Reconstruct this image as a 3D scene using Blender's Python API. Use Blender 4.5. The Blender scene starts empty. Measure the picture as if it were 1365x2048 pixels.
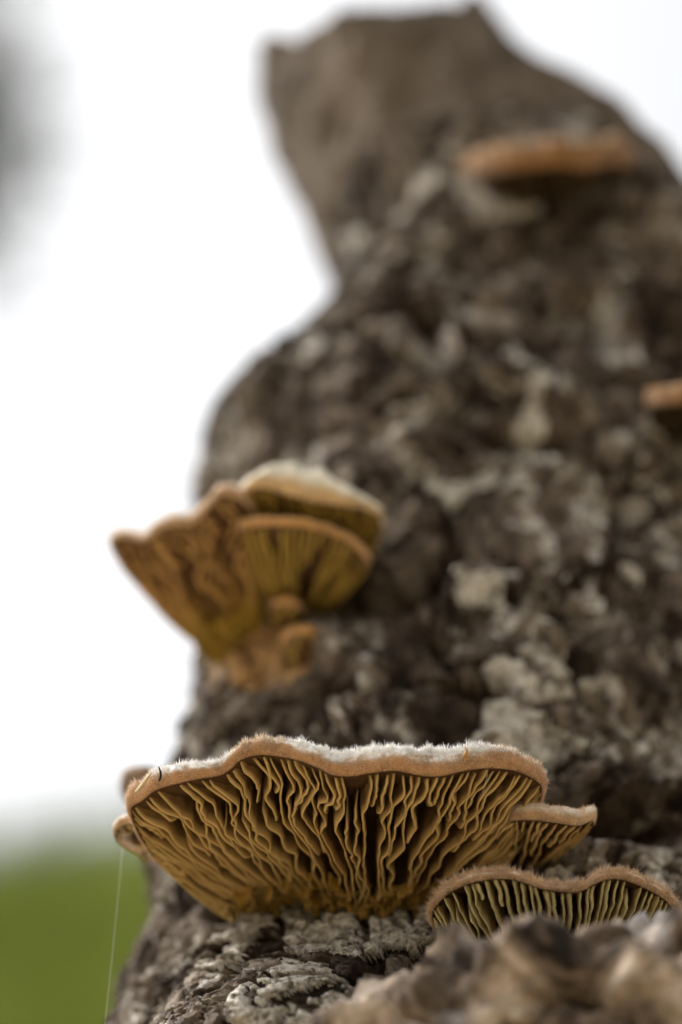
import bpy, math, random
import numpy as np
from mathutils import Vector
from mathutils.bvhtree import BVHTree

# ------------------------------------------------------------------ camera, sky, sun, exposure
sc = bpy.context.scene
PITCH = math.radians(36.0)
FOCAL, SENS = 100.0, 36.0
CAM = np.array([0.0, 0.0, 0.15])
FOCUS = 0.537
cam_d = bpy.data.cameras.new("camera")
cam = bpy.data.objects.new("camera", cam_d)
sc.collection.objects.link(cam)
cam.location = CAM
cam.rotation_euler = (math.radians(90) + PITCH, 0, 0)
cam_d.sensor_fit = 'VERTICAL'
cam_d.sensor_height = SENS
cam_d.sensor_width = 24.0
cam_d.lens = FOCAL
cam_d.clip_start = 0.02
cam_d.clip_end = 3000
cam_d.dof.use_dof = True
cam_d.dof.focus_distance = FOCUS
cam_d.dof.aperture_fstop = 4.6
cam_d.dof.aperture_blades = 9
sc.camera = cam

SUN_EL, SUN_AZ = math.radians(50), math.radians(-70)      # high, on the trunk's left
world = bpy.data.worlds.new("World")
sc.world = world
world.use_nodes = True
wn = world.node_tree
wn.nodes.clear()
w_out = wn.nodes.new('ShaderNodeOutputWorld')
w_bg = wn.nodes.new('ShaderNodeBackground')
w_sky = wn.nodes.new('ShaderNodeTexSky')
w_sky.sky_type = 'NISHITA'
w_sky.sun_disc = False
w_sky.sun_elevation = SUN_EL
w_sky.sun_rotation = SUN_AZ
w_sky.dust_density = 6.0
w_sky.air_density = 1.0
w_sky.ozone_density = 1.0
w_hs = wn.nodes.new('ShaderNodeHueSaturation')             # thin overcast: the blue is washed out
w_hs.inputs['Saturation'].default_value = 0.10
w_bg.inputs['Strength'].default_value = 0.13
wn.links.new(w_sky.outputs[0], w_hs.inputs['Color'])
wn.links.new(w_hs.outputs[0], w_bg.inputs['Color'])
wn.links.new(w_bg.outputs[0], w_out.inputs[0])

sun_d = bpy.data.lights.new("sun", 'SUN')
sun_d.energy = 1.8
sun_d.angle = math.radians(10)
sun_d.color = (1.0, 0.95, 0.88)
sun = bpy.data.objects.new("sun", sun_d)
sc.collection.objects.link(sun)
sdir = Vector((math.sin(SUN_AZ) * math.cos(SUN_EL), math.cos(SUN_AZ) * math.cos(SUN_EL), math.sin(SUN_EL)))
sun.rotation_euler = sdir.to_track_quat('Z', 'Y').to_euler()
sun.location = (-2, -3, 5)

sc.view_settings.view_transform = 'Standard'
sc.view_settings.look = 'None'
sc.view_settings.exposure = 1.1
sc.view_settings.gamma = 1.0
sc.render.engine = 'CYCLES'
sc.cycles.use_denoising = True
sc.cycles.max_bounces = 8
sc.cycles.diffuse_bounces = 5

# ------------------------------------------------------------------ helpers
K = SENS / 2048.0 / FOCAL
FW = np.array([0, math.cos(PITCH), math.sin(PITCH)])
UP = np.array([0, -math.sin(PITCH), math.cos(PITCH)])
RT = np.array([1.0, 0, 0])
rng = np.random.default_rng(7)

def ray(px, py):
    return FW + RT * (px - 682.5) * K + UP * (1024 - py) * K
def P(px, py, d):
    return CAM + ray(px, py) * d

def hashi(ix, iy, iz, seed):
    h = (ix.astype(np.int64) * 374761393 + iy.astype(np.int64) * 668265263 + iz.astype(np.int64) * 2147483647 + seed * 1274126177) & 0xFFFFFFFF
    h = ((h ^ (h >> 13)) * 1274126177) & 0xFFFFFFFF
    h = ((h ^ (h >> 16)) * 2246822519) & 0xFFFFFFFF
    return (h ^ (h >> 15)) & 0xFFFFFFFF
def h01(ix, iy, iz, seed):
    return hashi(ix, iy, iz, seed) / 4294967295.0

def vnoise(p, seed=0):
    """gradient noise, about -1..1"""
    i = np.floor(p).astype(np.int64); f = p - i
    u = f * f * f * (f * (f * 6 - 15) + 10)
    r = np.zeros(len(p))
    for dx in (0, 1):
        for dy in (0, 1):
            for dz in (0, 1):
                a = h01(i[:, 0] + dx, i[:, 1] + dy, i[:, 2] + dz, seed) * 2 * math.pi
                b = h01(i[:, 0] + dx, i[:, 1] + dy, i[:, 2] + dz, seed + 57) * 2 - 1
                q = np.sqrt(np.maximum(0, 1 - b * b))
                g = q * np.cos(a) * (f[:, 0] - dx) + q * np.sin(a) * (f[:, 1] - dy) + b * (f[:, 2] - dz)
                w = (u[:, 0] if dx else 1 - u[:, 0]) * (u[:, 1] if dy else 1 - u[:, 1]) * (u[:, 2] if dz else 1 - u[:, 2])
                r += g * w
    return r * 1.5
def fbm(p, seed=0, octv=4, gain=0.5):
    r = np.zeros(len(p)); a = 1.0
    for o in range(octv):
        r += a * vnoise(p * 2 ** o + 13.7 * o, seed + o)
        a *= gain
    return r
def ridged(p, seed=0, octv=4, gain=0.55):
    r = np.zeros(len(p)); a = 1.0; t = 0
    for o in range(octv):
        r += a * (1 - np.abs(vnoise(p * 2 ** o + 5.3 * o, seed + o)) * 2)
        t += a; a *= gain
    return r / t
def worley(p, seed=0, jit=0.9):
    i = np.floor(p).astype(np.int64)
    n = len(p)
    f1 = np.full(n, 9.0); f2 = np.full(n, 9.0); idd = np.zeros(n, np.int64); c1 = np.zeros((n, 3))
    for dx in (-1, 0, 1):
        for dy in (-1, 0, 1):
            for dz in (-1, 0, 1):
                cx, cy, cz = i[:, 0] + dx, i[:, 1] + dy, i[:, 2] + dz
                c = np.stack([cx + 0.5 + jit * (h01(cx, cy, cz, seed) - .5), cy + 0.5 + jit * (h01(cx, cy, cz, seed + 1) - .5), cz + 0.5 + jit * (h01(cx, cy, cz, seed + 2) - .5)], 1)
                d = np.linalg.norm(p - c, axis=1)
                nw = d < f1
                f2 = np.where(nw, f1, np.minimum(f2, d))
                idd = np.where(nw, hashi(cx, cy, cz, seed + 3), idd)
                c1[nw] = c[nw]
                f1 = np.where(nw, d, f1)
    return f1, f2, idd, c1
def sstep(a, b, x):
    t = np.clip((x - a) / (b - a), 0, 1)
    return t * t * (3 - 2 * t)

COL = sc.collection
def mesh_obj(name, verts, faces, mat, parent=None, smooth=True, attrs=None, origin=None):
    """verts in world coordinates; the object's own origin is its parent's"""
    v = np.asarray(verts, dtype=float)
    if parent is not None:
        v = v - np.array(parent.parent.location if parent.parent else parent.location)
    elif origin is not None:
        v = v - np.array(origin)
    me = bpy.data.meshes.new(name)
    if isinstance(faces, np.ndarray):
        nf, k = faces.shape
        me.vertices.add(len(v)); me.vertices.foreach_set("co", v.astype(np.float32).ravel())
        me.loops.add(nf * k); me.loops.foreach_set("vertex_index", faces.astype(np.int32).ravel())
        me.polygons.add(nf); me.polygons.foreach_set("loop_start", np.arange(0, nf * k, k, dtype=np.int32))
        me.update(calc_edges=True); me.validate()
    else:
        me.from_pydata([tuple(q) for q in v], [], faces)
    if attrs:
        for an, av in attrs.items():
            at = me.attributes.new(an, 'FLOAT', 'POINT')
            at.data.foreach_set("value", np.asarray(av, dtype=np.float32))
    if smooth:
        me.polygons.foreach_set("use_smooth", np.ones(len(me.polygons), dtype=bool))
    me.materials.append(mat)
    o = bpy.data.objects.new(name, me)
    COL.objects.link(o)
    if parent is not None:
        o.parent = parent
    elif origin is not None:
        o.location = origin
    return o
def thing(name, loc, label, cat, group=None):
    o = bpy.data.objects.new(name, None)
    COL.objects.link(o)
    o.empty_display_size = 0.02
    o.location = loc
    o["label"] = label; o["category"] = cat
    if group: o["group"] = group
    return o
def grid_faces(nr, nc, wrap=False):
    r = np.arange(nr - 1)[:, None]; c = np.arange(nc if wrap else nc - 1)[None, :]
    a = r * nc + c; b = r * nc + (c + 1) % nc
    return np.stack([a, b, b + nc, a + nc], -1).reshape(-1, 4)

# ------------------------------------------------------------------ materials
def mat_new(name, rough=0.85, spec=0.2):
    m = bpy.data.materials.new(name); m.use_nodes = True
    nt = m.node_tree; b = nt.nodes['Principled BSDF']
    b.inputs['Roughness'].default_value = rough
    b.inputs['Specular IOR Level'].default_value = spec
    return m, nt, b
def nd(nt, t, **kw):
    n = nt.nodes.new(t)
    for k, v in kw.items():
        if k in n.inputs: n.inputs[k].default_value = v
        else: setattr(n, k, v)
    return n
def noise(nt, scale, detail=6, rough=0.6, dist=0.0, coord=None):
    n = nd(nt, 'ShaderNodeTexNoise', Scale=scale, Detail=detail, Roughness=rough, Distortion=dist)
    if coord is not None: nt.links.new(coord, n.inputs['Vector'])
    return n.outputs['Fac']
def ramp(nt, fac, stops, interp='LINEAR'):
    r = nt.nodes.new('ShaderNodeValToRGB'); r.color_ramp.interpolation = interp
    e = r.color_ramp.elements
    while len(e) < len(stops): e.new(0.5)
    for q, (p, c) in zip(e, stops):
        q.position = p; q.color = (c[0], c[1], c[2], 1) if not isinstance(c, (int, float)) else (c, c, c, 1)
    nt.links.new(fac, r.inputs['Fac'])
    return r.outputs['Color']
def mix(nt, fac, a, b, mode='MIX'):
    n = nt.nodes.new('ShaderNodeMix'); n.data_type = 'RGBA'; n.blend_type = mode
    for sock, v in ((n.inputs['Factor'], fac), (n.inputs[6], a), (n.inputs[7], b)):
        if hasattr(v, 'links'): nt.links.new(v, sock)
        elif isinstance(v, (int, float)): sock.default_value = v
        else: sock.default_value = (*v, 1)
    return n.outputs[2]
def bump(nt, b, h, dist, strength=1.0):
    n = nd(nt, 'ShaderNodeBump', Strength=strength, Distance=dist)
    nt.links.new(h, n.inputs['Height']); nt.links.new(n.outputs[0], b.inputs['Normal'])
def attr(nt, name):
    n = nt.nodes.new('ShaderNodeAttribute'); n.attribute_name = name
    return n.outputs['Fac']
def coords(nt):
    return nt.nodes.new('ShaderNodeTexCoord').outputs['Object']

def bark_material(name, mode="plate", patch=0.515):
    m, nt, b = mat_new(name, 0.9, 0.15)
    co = coords(nt)
    n1 = noise(nt, 75, 9, 0.68, 0.8, co)
    c1 = ramp(nt, n1, [(0.34, (0.018, 0.013, 0.010)), (0.46, (0.088, 0.068, 0.052)), (0.56, (0.17, 0.138, 0.108)), (0.70, (0.29, 0.25, 0.205))])
    n3 = noise(nt, 420, 6, 0.72, 0.6, co)
    if mode != "wood":
        n2 = noise(nt, 58, 12, 0.72, 0.7, co)                # pale lichen crust in patches
        lf = ramp(nt, n2, [(patch + 0.012, 0.0), (patch + 0.045, 1.0)])
        lc = ramp(nt, n3, [(0.38, (0.09, 0.08, 0.065)), (0.47, (0.38, 0.355, 0.315)), (0.58, (0.58, 0.555, 0.51))])
        c1 = mix(nt, lf, c1, lc)
    n4 = noise(nt, 130, 6, 0.65, 0.5, co)                    # reddish inner bark where flakes fell
    rf = ramp(nt, n4, [(0.58, 0.0), (0.68, 0.7)])
    c3 = mix(nt, rf, c1, (0.115, 0.066, 0.042))
    if mode == "plate":
        oi = nt.nodes.new('ShaderNodeObjectInfo')
        tint = ramp(nt, oi.outputs['Random'], [(0.0, (0.50, 0.44, 0.39)), (0.4, (0.85, 0.81, 0.76)), (0.75, (1.1, 1.08, 1.05)), (1.0, (1.45, 1.45, 1.45))])
        c3 = mix(nt, 1.0, c3, tint, 'MULTIPLY')
    elif mode == "lichen":
        c3 = mix(nt, 1.0, c3, (1.15, 1.12, 1.07), 'MULTIPLY')
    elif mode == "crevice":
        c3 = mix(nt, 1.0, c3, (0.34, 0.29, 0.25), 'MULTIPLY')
    else:
        c3 = mix(nt, 0.55, c3, ramp(nt, noise(nt, 24, 4, 0.6, 0.5, co), [(0.36, (0.06, 0.046, 0.034)), (0.5, (0.15, 0.118, 0.088)), (0.66, (0.24, 0.19, 0.142))]))
    n5 = noise(nt, 900, 4, 0.7, 0.0, co)
    c3 = mix(nt, 0.45, c3, ramp(nt, n5, [(0.32, 0.25), (0.65, 1.3)]), 'MULTIPLY')
    nt.links.new(c3, b.inputs['Base Color'])
    bh = mix(nt, 0.5, n3, n4)
    bump(nt, b, bh, 0.0018, 1.0)
    return m
M_BARK = bark_material("bark_plate_material")
M_LICHEN = bark_material("lichen_bark_plate_material", "lichen", 0.38)
M_CRACK = bark_material("bark_crevice_material", "crevice")
M_WOOD = bark_material("bare_wood_material", "wood")

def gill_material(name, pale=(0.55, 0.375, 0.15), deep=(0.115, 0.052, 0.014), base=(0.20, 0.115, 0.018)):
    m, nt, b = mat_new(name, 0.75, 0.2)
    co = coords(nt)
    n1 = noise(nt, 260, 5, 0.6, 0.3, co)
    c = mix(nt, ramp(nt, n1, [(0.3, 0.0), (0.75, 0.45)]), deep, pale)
    # pale edges; brown flanks, darkened further to paint in gap shade; ochre foot
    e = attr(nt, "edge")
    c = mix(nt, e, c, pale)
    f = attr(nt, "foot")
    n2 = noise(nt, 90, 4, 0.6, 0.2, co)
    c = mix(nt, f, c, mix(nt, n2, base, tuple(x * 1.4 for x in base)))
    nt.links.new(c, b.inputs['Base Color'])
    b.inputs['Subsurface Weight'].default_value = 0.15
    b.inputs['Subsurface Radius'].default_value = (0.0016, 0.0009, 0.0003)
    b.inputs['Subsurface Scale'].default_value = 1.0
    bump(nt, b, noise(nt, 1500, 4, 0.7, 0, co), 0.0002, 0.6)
    return m
M_GILL = gill_material("gill_flesh")
M_GILL_PALE = gill_material("gill_flesh_pale", (0.62, 0.54, 0.29), (0.30, 0.20, 0.075), (0.35, 0.27, 0.09))
M_GILL_OLIVE = gill_material("gill_flesh_olive", (0.40, 0.26, 0.055), (0.13, 0.072, 0.016), (0.27, 0.16, 0.02))

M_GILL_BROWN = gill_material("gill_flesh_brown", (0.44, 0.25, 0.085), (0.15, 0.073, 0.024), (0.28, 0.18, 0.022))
M_FLESH_SHADE = gill_material("gill_gap_flesh_shade", (0.13, 0.07, 0.026), (0.075, 0.034, 0.011), (0.14, 0.075, 0.015))  # flesh tone darkened to paint the shade between gills
M_UNDER_SHADE = gill_material("painted_shade_underside", (0.06, 0.036, 0.014), (0.035, 0.02, 0.008), (0.05, 0.03, 0.01))  # underside colour darkened to stand in for shade beneath the cap

def cap_material(name, margin=(0.50, 0.27, 0.125), white=(0.92, 0.91, 0.89), mid=(0.52, 0.36, 0.23), lo=0.20, hi=0.44):
    m, nt, b = mat_new(name, 0.95, 0.08)
    co = coords(nt)
    band = attr(nt, "band")
    n1 = noise(nt, 120, 5, 0.65, 0.4, co)
    add = nd(nt, 'ShaderNodeMath', operation='MULTIPLY_ADD'); nt.links.new(n1, add.inputs[0])
    add.inputs[1].default_value = 0.55; nt.links.new(band, add.inputs[2])
    sub = nd(nt, 'ShaderNodeMath', operation='SUBTRACT'); nt.links.new(add.outputs[0], sub.inputs[0]); sub.inputs[1].default_value = 0.275
    c = ramp(nt, sub.outputs[0], [(0.0, margin), (lo, tuple(x * 0.95 for x in margin)), ((lo + hi) / 2, mid), (hi, white), (1.0, white)])
    n2 = noise(nt, 1400, 4, 0.7, 0, co)
    n4 = noise(nt, 330, 4, 0.65, 0.5, co)
    c = mix(nt, 0.55, c, ramp(nt, n4, [(0.34, 0.45), (0.52, 1.05), (0.7, 1.2)]), 'MULTIPLY')
    c = mix(nt, 0.4, c, ramp(nt, n2, [(0.3, 0.5), (0.62, 1.2)]), 'MULTIPLY')
    nt.links.new(c, b.inputs['Base Color'])
    b.inputs['Sheen Weight'].default_value = 0.25
    bump(nt, b, n2, 0.0006, 0.9)
    return m
M_CAP = cap_material("cap_velvet")
M_CAP_BROWN = cap_material("cap_velvet_brown", (0.54, 0.34, 0.19), (0.76, 0.64, 0.52), (0.62, 0.45, 0.30))
M_CAP_DARK = cap_material("cap_velvet_dark", (0.16, 0.09, 0.045), (0.22, 0.14, 0.08), (0.18, 0.11, 0.06))
M_CAP_CREAM = cap_material("cap_velvet_cream", (0.58, 0.38, 0.18), (0.82, 0.76, 0.62), (0.70, 0.56, 0.38))
M_CAP_RUST = cap_material("cap_velvet_rust", (0.26, 0.13, 0.045), (0.36, 0.23, 0.12), (0.29, 0.16, 0.065), 0.5, 0.85)
M_CAP_ORANGE = cap_material("cap_velvet_orange", (0.50, 0.26, 0.085), (0.60, 0.47, 0.31), (0.52, 0.33, 0.15), 0.5, 0.85)

def plain(name, col, rough=0.9, var=0.3, scale=300, spec=0.1):
    m, nt, b = mat_new(name, rough, spec)
    co = coords(nt)
    n = noise(nt, scale, 5, 0.6, 0.2, co)
    c = mix(nt, 1.0, col, ramp(nt, n, [(0.25, 1 - var), (0.75, 1 + var)]), 'MULTIPLY')
    nt.links.new(c, b.inputs['Base Color'])
    return m
M_FUZZ_W = plain("fuzz_white", (0.92, 0.90, 0.87), 0.9, 0.12)
M_FUZZ_B = plain("fuzz_tan", (0.70, 0.50, 0.33), 0.9, 0.25)

# ------------------------------------------------------------------ ground with a grassy bank behind
def bank_h(x, y):
    r = np.hypot(x, y)
    h = 2.58 * sstep(2.2, 4.3, y + 0.10 * x) * sstep(-30, -14, -np.abs(x))
    h = h + 0.03 * np.sin(x * 1.9 + 0.4) * sstep(3, 4.5, y) + 0.25 * sstep(6, 40, r)
    return h
def build_ground():
    def axis(n):
        t = np.linspace(-1, 1, n)
        return np.sign(t) * (np.abs(t) * 9 + np.abs(t) ** 7 * 1500)
    xs = axis(181); ys = axis(181)
    X, Y = np.meshgrid(xs, ys)
    Z = bank_h(X, Y)
    p = np.stack([X.ravel(), Y.ravel(), np.zeros(X.size)], 1)
    Z = Z + (0.02 * fbm(p * 1.7, 3, 4)).reshape(X.shape) * sstep(0.25, 0.9, np.hypot(X, Y - 0.55))
    m, nt, b = mat_new("ground_material", 0.95, 0.1)
    co = coords(nt)
    sep = nt.nodes.new('ShaderNodeSeparateXYZ'); nt.links.new(co, sep.inputs[0])
    g = ramp(nt, noise(nt, 3.0, 8, 0.65, 0.4, co), [(0.3, (0.075, 0.10, 0.004)), (0.55, (0.10, 0.128, 0.006)), (0.75, (0.135, 0.155, 0.018))])
    s = ramp(nt, noise(nt, 9.0, 9, 0.65, 0.3, co), [(0.3, (0.30, 0.24, 0.15)), (0.6, (0.43, 0.36, 0.24)), (0.8, (0.50, 0.43, 0.31))])
    mr = nd(nt, 'ShaderNodeMapRange'); mr.inputs['From Min'].default_value = 2.2; mr.inputs['From Max'].default_value = 2.9
    ad = nd(nt, 'ShaderNodeMath', operation='ADD'); nt.links.new(sep.outputs['Y'], ad.inputs[0])
    nt.links.new(noise(nt, 2.5, 6, 0.6, 0, co), ad.inputs[1]); nt.links.new(ad.outputs[0], mr.inputs['Value'])
    nt.links.new(mix(nt, mr.outputs[0], s, g), b.inputs['Base Color'])
    bump(nt, b, noise(nt, 60, 8, 0.7, 0, co), 0.02, 0.6)
    o = mesh_obj("ground", np.stack([X.ravel(), Y.ravel(), Z.ravel()], 1), grid_faces(181, 181), m)
    o["kind"] = "structure"
    # meadow grass on the bank
    n = 26000
    x = rng.uniform(-4.5, 4.5, n); y = rng.uniform(2.5, 5.2, n)
    z = bank_h(x, y) - 0.02
    hgt = rng.uniform(0.05, 0.14, n); a = rng.uniform(0, 2 * math.pi, n); wd = rng.uniform(0.003, 0.007, n)
    lean = rng.normal(0, 0.04, (n, 2))
    v = np.zeros((n, 3, 3))
    v[:, 0] = np.stack([x - wd * np.cos(a), y - wd * np.sin(a), z], 1)
    v[:, 1] = np.stack([x + wd * np.cos(a), y + wd * np.sin(a), z], 1)
    v[:, 2] = np.stack([x + lean[:, 0], y + lean[:, 1], z + hgt], 1)
    mg = plain("grass_blade", (0.095, 0.128, 0.006), 0.7, 0.35, 4, 0.2)
    q = mesh_obj("grass", v.reshape(-1, 3), np.arange(n * 3).reshape(-1, 3), mg, smooth=False)
    q["kind"] = "stuff"; q["label"] = "bright green meadow grass covering the bank behind the trunk"; q["category"] = "grass"
build_ground()

# ------------------------------------------------------------------ tree far behind, upper left
def build_far_tree():
    root = thing("broadleaf_tree", (-3.86, 10.6, 2.55), "grey-green leafy tree standing on the bank behind the trunk", "tree")
    o = np.array(root.location)
    mt = plain("far_bark", (0.12, 0.10, 0.085), 0.9, 0.3, 8)
    ml = plain("far_leaf", (0.075, 0.095, 0.065), 0.6, 0.35, 2, 0.3)
    V, F = [], []
    def tube(a, b, r0, r1, n=10, seg=8, bend=0.2):
        a, b = np.array(a, float), np.array(b, float)
        off = len(V); d = b - a; L = np.linalg.norm(d); d /= L
        s = np.cross(d, [0.3, 0.9, 0.1]); s /= np.linalg.norm(s); t = np.cross(d, s)
        ph = rng.uniform(0, 6)
        for i in range(seg + 1):
            u = i / seg; c = a + (b - a) * u + s * math.sin(u * 3.1 + ph) * bend * (u * (1 - u)) * 2
            r = r0 + (r1 - r0) * u
            for j in range(n):
                an = 2 * math.pi * j / n
                V.append(c + r * (s * math.cos(an) + t * math.sin(an)))
        for i in range(seg):
            for j in range(n):
                F.append((off + i * n + j, off + i * n + (j + 1) % n, off + (i + 1) * n + (j + 1) % n, off + (i + 1) * n + j))
    tube(o + [0, 0, -0.2], o + [0.1, 0, 9.0], 0.24, 0.10, seg=12)
    tips = []
    for i in range(44):
        h = rng.uniform(6.5, 8.9); an = rng.uniform(0, 6.28); L = rng.uniform(1.3, 2.5)
        a = o + [0.1 * h / 5, 0, h]; b = a + np.array([math.cos(an) * L, math.sin(an) * L, rng.uniform(0.5, 1.6)])
        tube(a, b, 0.06, 0.015, n=6, seg=6, bend=0.4); tips += [a + (b - a) * u for u in (0.55, 0.75, 0.9, 1.0)]
    mesh_obj("trunk", V, [tuple(f) for f in F], mt, root)
    tips = np.array(tips); n = 26000
    c = tips[rng.integers(0, len(tips), n)] + rng.normal(0, 0.34, (n, 3))
    d1 = rng.normal(0, 1, (n, 3)); d1 /= np.linalg.norm(d1, axis=1)[:, None]
    d2 = np.cross(d1, rng.normal(0, 1, (n, 3))); d2 /= np.linalg.norm(d2, axis=1)[:, None]
    L = rng.uniform(0.07, 0.13, n)[:, None]
    v = np.stack([c - d1 * L, c + d2 * L * 0.45, c + d1 * L, c - d2 * L * 0.45], 1)
    mesh_obj("crown", v.reshape(-1, 3), np.arange(n * 4).reshape(-1, 4), ml, root, smooth=False)
build_far_tree()

# ------------------------------------------------------------------ dead trunk
LEFT = [(2300, 200), (2048, 246), (1900, 282), (1760, 292), (1500, 358), (1400, 372), (1250, 425), (1100, 440), (960, 396), (900, 425), (830, 548), (745, 640), (680, 678), (610, 685), (560, 690), (470, 645), (370, 585), (270, 540), (165, 510), (80, 500)]
RIGHT = [(2300, 1690), (2048, 1660), (1500, 1620), (900, 1560), (600, 1485), (440, 1350), (380, 1300), (335, 1245), (305, 1160), (250, 1085), (180, 1020), (110, 950), (40, 930)]
FRONT = [(-0.3, 0.470), (0.0, 0.478), (0.2366, 0.486), (0.252, 0.4885), (0.267, 0.4965), (0.30, 0.503), (0.36, 0.507), (0.5, 0.516), (0.62, 0.535)]
DEPTH_R = [(-0.3, 0.085), (0.0, 0.075), (0.24, 0.068), (0.45, 0.060), (0.52, 0.045), (0.62, 0.038)]

def interp(pts, x):
    a = sorted(pts); return np.interp(x, [q[0] for q in a], [q[1] for q in a])
def silh(lst):
    out = []
    for py, px in lst:
        al = math.atan((1024 - py) * K); e = PITCH + al
        ya = 0.565
        for _ in range(4):
            z = ya * math.tan(e); ya = float(interp(FRONT, z) + interp(DEPTH_R, z))
        d = ya * math.cos(al) / math.cos(e)
        out.append((z, (px - 682.5) * K * d))
    return out
SL, SR = silh(LEFT), silh(RIGHT)
SL.append((-0.2, SL[0][1] - 0.03)); SR.append((-0.2, SR[0][1] + 0.03))
ZTOP_PTS = [(-1.0, 92), (-0.93, 90), (-0.8, 118), (-0.6, 132), (-0.35, 128), (-0.1, 112), (0.15, 98), (0.3, 78), (0.45, 58), (0.58, 34), (0.7, 50), (0.82, 95), (1.0, 120)]
def build_trunk():
    zr = np.concatenate([np.linspace(-0.17, 0.215, 60)[:-1], np.arange(0.215, 0.315, 0.00032), np.arange(0.315, 0.62, 0.00095)])
    a = np.concatenate([np.linspace(math.radians(-160), math.radians(34), 90)[:-1], np.linspace(math.radians(34), math.radians(198), 470)])
    a = a[:-1] if abs(a[-1] - a[0] - 2 * math.pi) < 1e-6 else a
    nr, nc = len(zr), len(a)
    ca, sa = np.cos(a), np.sin(a)
    e = 2 / 2.35
    sx = np.sign(ca) * np.abs(ca) ** e; sy = np.sign(sa) * np.abs(sa) ** e
    # ragged broken top: the last stretch of every column ends at its own height
    ypx = np.interp(sx, [q[0] for q in ZTOP_PTS], [q[1] for q in ZTOP_PTS])
    ya_top = 0.533 + 0.038 * (1 - np.maximum(sy, 0.0))
    ztop = ya_top * np.tan(PITCH + np.arctan((1024 - ypx) * K))
    z0 = 0.545
    Z = np.repeat(zr[:, None], nc, 1)
    t = np.clip((Z - z0) / (zr[-1] - z0), 0, None)
    Z = np.where(Z > z0, z0 + t * (ztop[None, :] - z0), Z)
    xl = interp(SL, Z); xr = interp(SR, Z); yf = interp(FRONT, Z); rd = interp(DEPTH_R, Z)
    cx = (xl + xr) / 2; rx = (xr - xl) / 2
    X = cx + rx * sx[None, :]
    Y = yf + rd - rd * sy[None, :]
    flare = 0.03 * sstep(0.05, -0.17, Z)
    X += flare * sx; Y -= flare * sy
    p = np.stack([X.ravel(), Y.ravel(), Z.ravel() + CAM[2]], 1)
    nrm = np.stack([np.broadcast_to(ca, (nr, nc)).ravel(), -np.broadcast_to(sa, (nr, nc)).ravel(), np.zeros(nr * nc)], 1)
    zr_f = Z.ravel()
    # bark relief: warped plates, each with its own height and tilt, deep fissures between
    warp = np.stack([fbm(p * 60, 11, 4), fbm(p * 60 + 31, 12, 4), fbm(p * 60 + 77, 13, 4)], 1)
    sc3 = np.array([58.0, 58.0, 44.0])
    q = p * sc3 + warp * 0.55
    f1, f2, pid, c1 = worley(q, 21)
    edge = f2 - f1
    open_ = sstep(-0.35, 0.35, fbm(p * 40, 19, 2))            # some joints gape, some are closed
    m = sstep(0.0, 0.05 + 0.09 * open_, edge - 0.02 + 0.07 * fbm(p * 420, 17, 3))
    rnd = ((pid % 9973) / 9973.0); rnd2 = ((pid // 9973) % 997) / 997.0
    tdir = np.stack([rnd * 2 - 1, np.zeros_like(rnd), rnd2 * 2 - 1.3], 1)
    tilt = np.einsum('ij,ij->i', q - c1, tdir)
    h = m * (0.0010 + 0.0016 * open_ + 0.0012 * rnd + 0.0013 * tilt)
    # long wandering fissures
    fi = 1 - np.abs(vnoise(p * np.array([42, 42, 24.]) + warp * 0.5, 23)) * 2
    h -= 0.0055 * sstep(0.88, 0.99, fi)
    m = m * (1 - sstep(0.90, 0.97, fi))
    # flaky layers: terraces with broken edges
    for sc_, st, am, sd in ((55, 2.6, 0.0016, 51), (150, 2.2, 0.0005, 55)):
        fl = fbm(p * np.array([sc_, sc_, sc_ * 0.7]) + warp * 0.6, sd, 4)
        k = fl * st; kf = np.floor(k); kr = k - kf
        h += am * (kf + sstep(0.0, 0.16, kr)) / st
    near = sstep(0.36, 0.30, zr_f)
    h += 0.0003 * (ridged(p * np.array([260, 260, 170.]), 61, 4) - 0.45)
    h += near * 0.0003 * (ridged(p * np.array([800, 800, 600.]), 65, 3) - 0.45)
    # crusted and finely crazed faces
    k1, k2, kid, kc = worley(p * np.array([95, 95, 130.]) + warp * 1.2, 91)
    h += -0.0010 * sstep(0.07, 0.0, k2 - k1) + 0.0007 * ((kid % 89) / 89.0 - 0.5) + 0.0005 * near * (ridged(p * np.array([520, 520, 760.]), 93, 4) - 0.45)
    h += 0.0045 * fbm(p * 22, 71, 3) - 0.0025                 # broad swells
    top = 0.75 * sstep(0.44, 0.52, zr_f)
    wood = 0.0050 * fbm(p * np.array([42, 42, 20.]), 75, 5) - 0.001
    h = h * (1 - top) + wood * top                            # the upper snag is barkless and smoother
    return p, nrm, h, pid, m, nr, nc, a, zr_f, top
p0, nrm0, h0, pid0, m0, NR, NC, ANG, ZREL, TOP0 = build_trunk()

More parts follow.
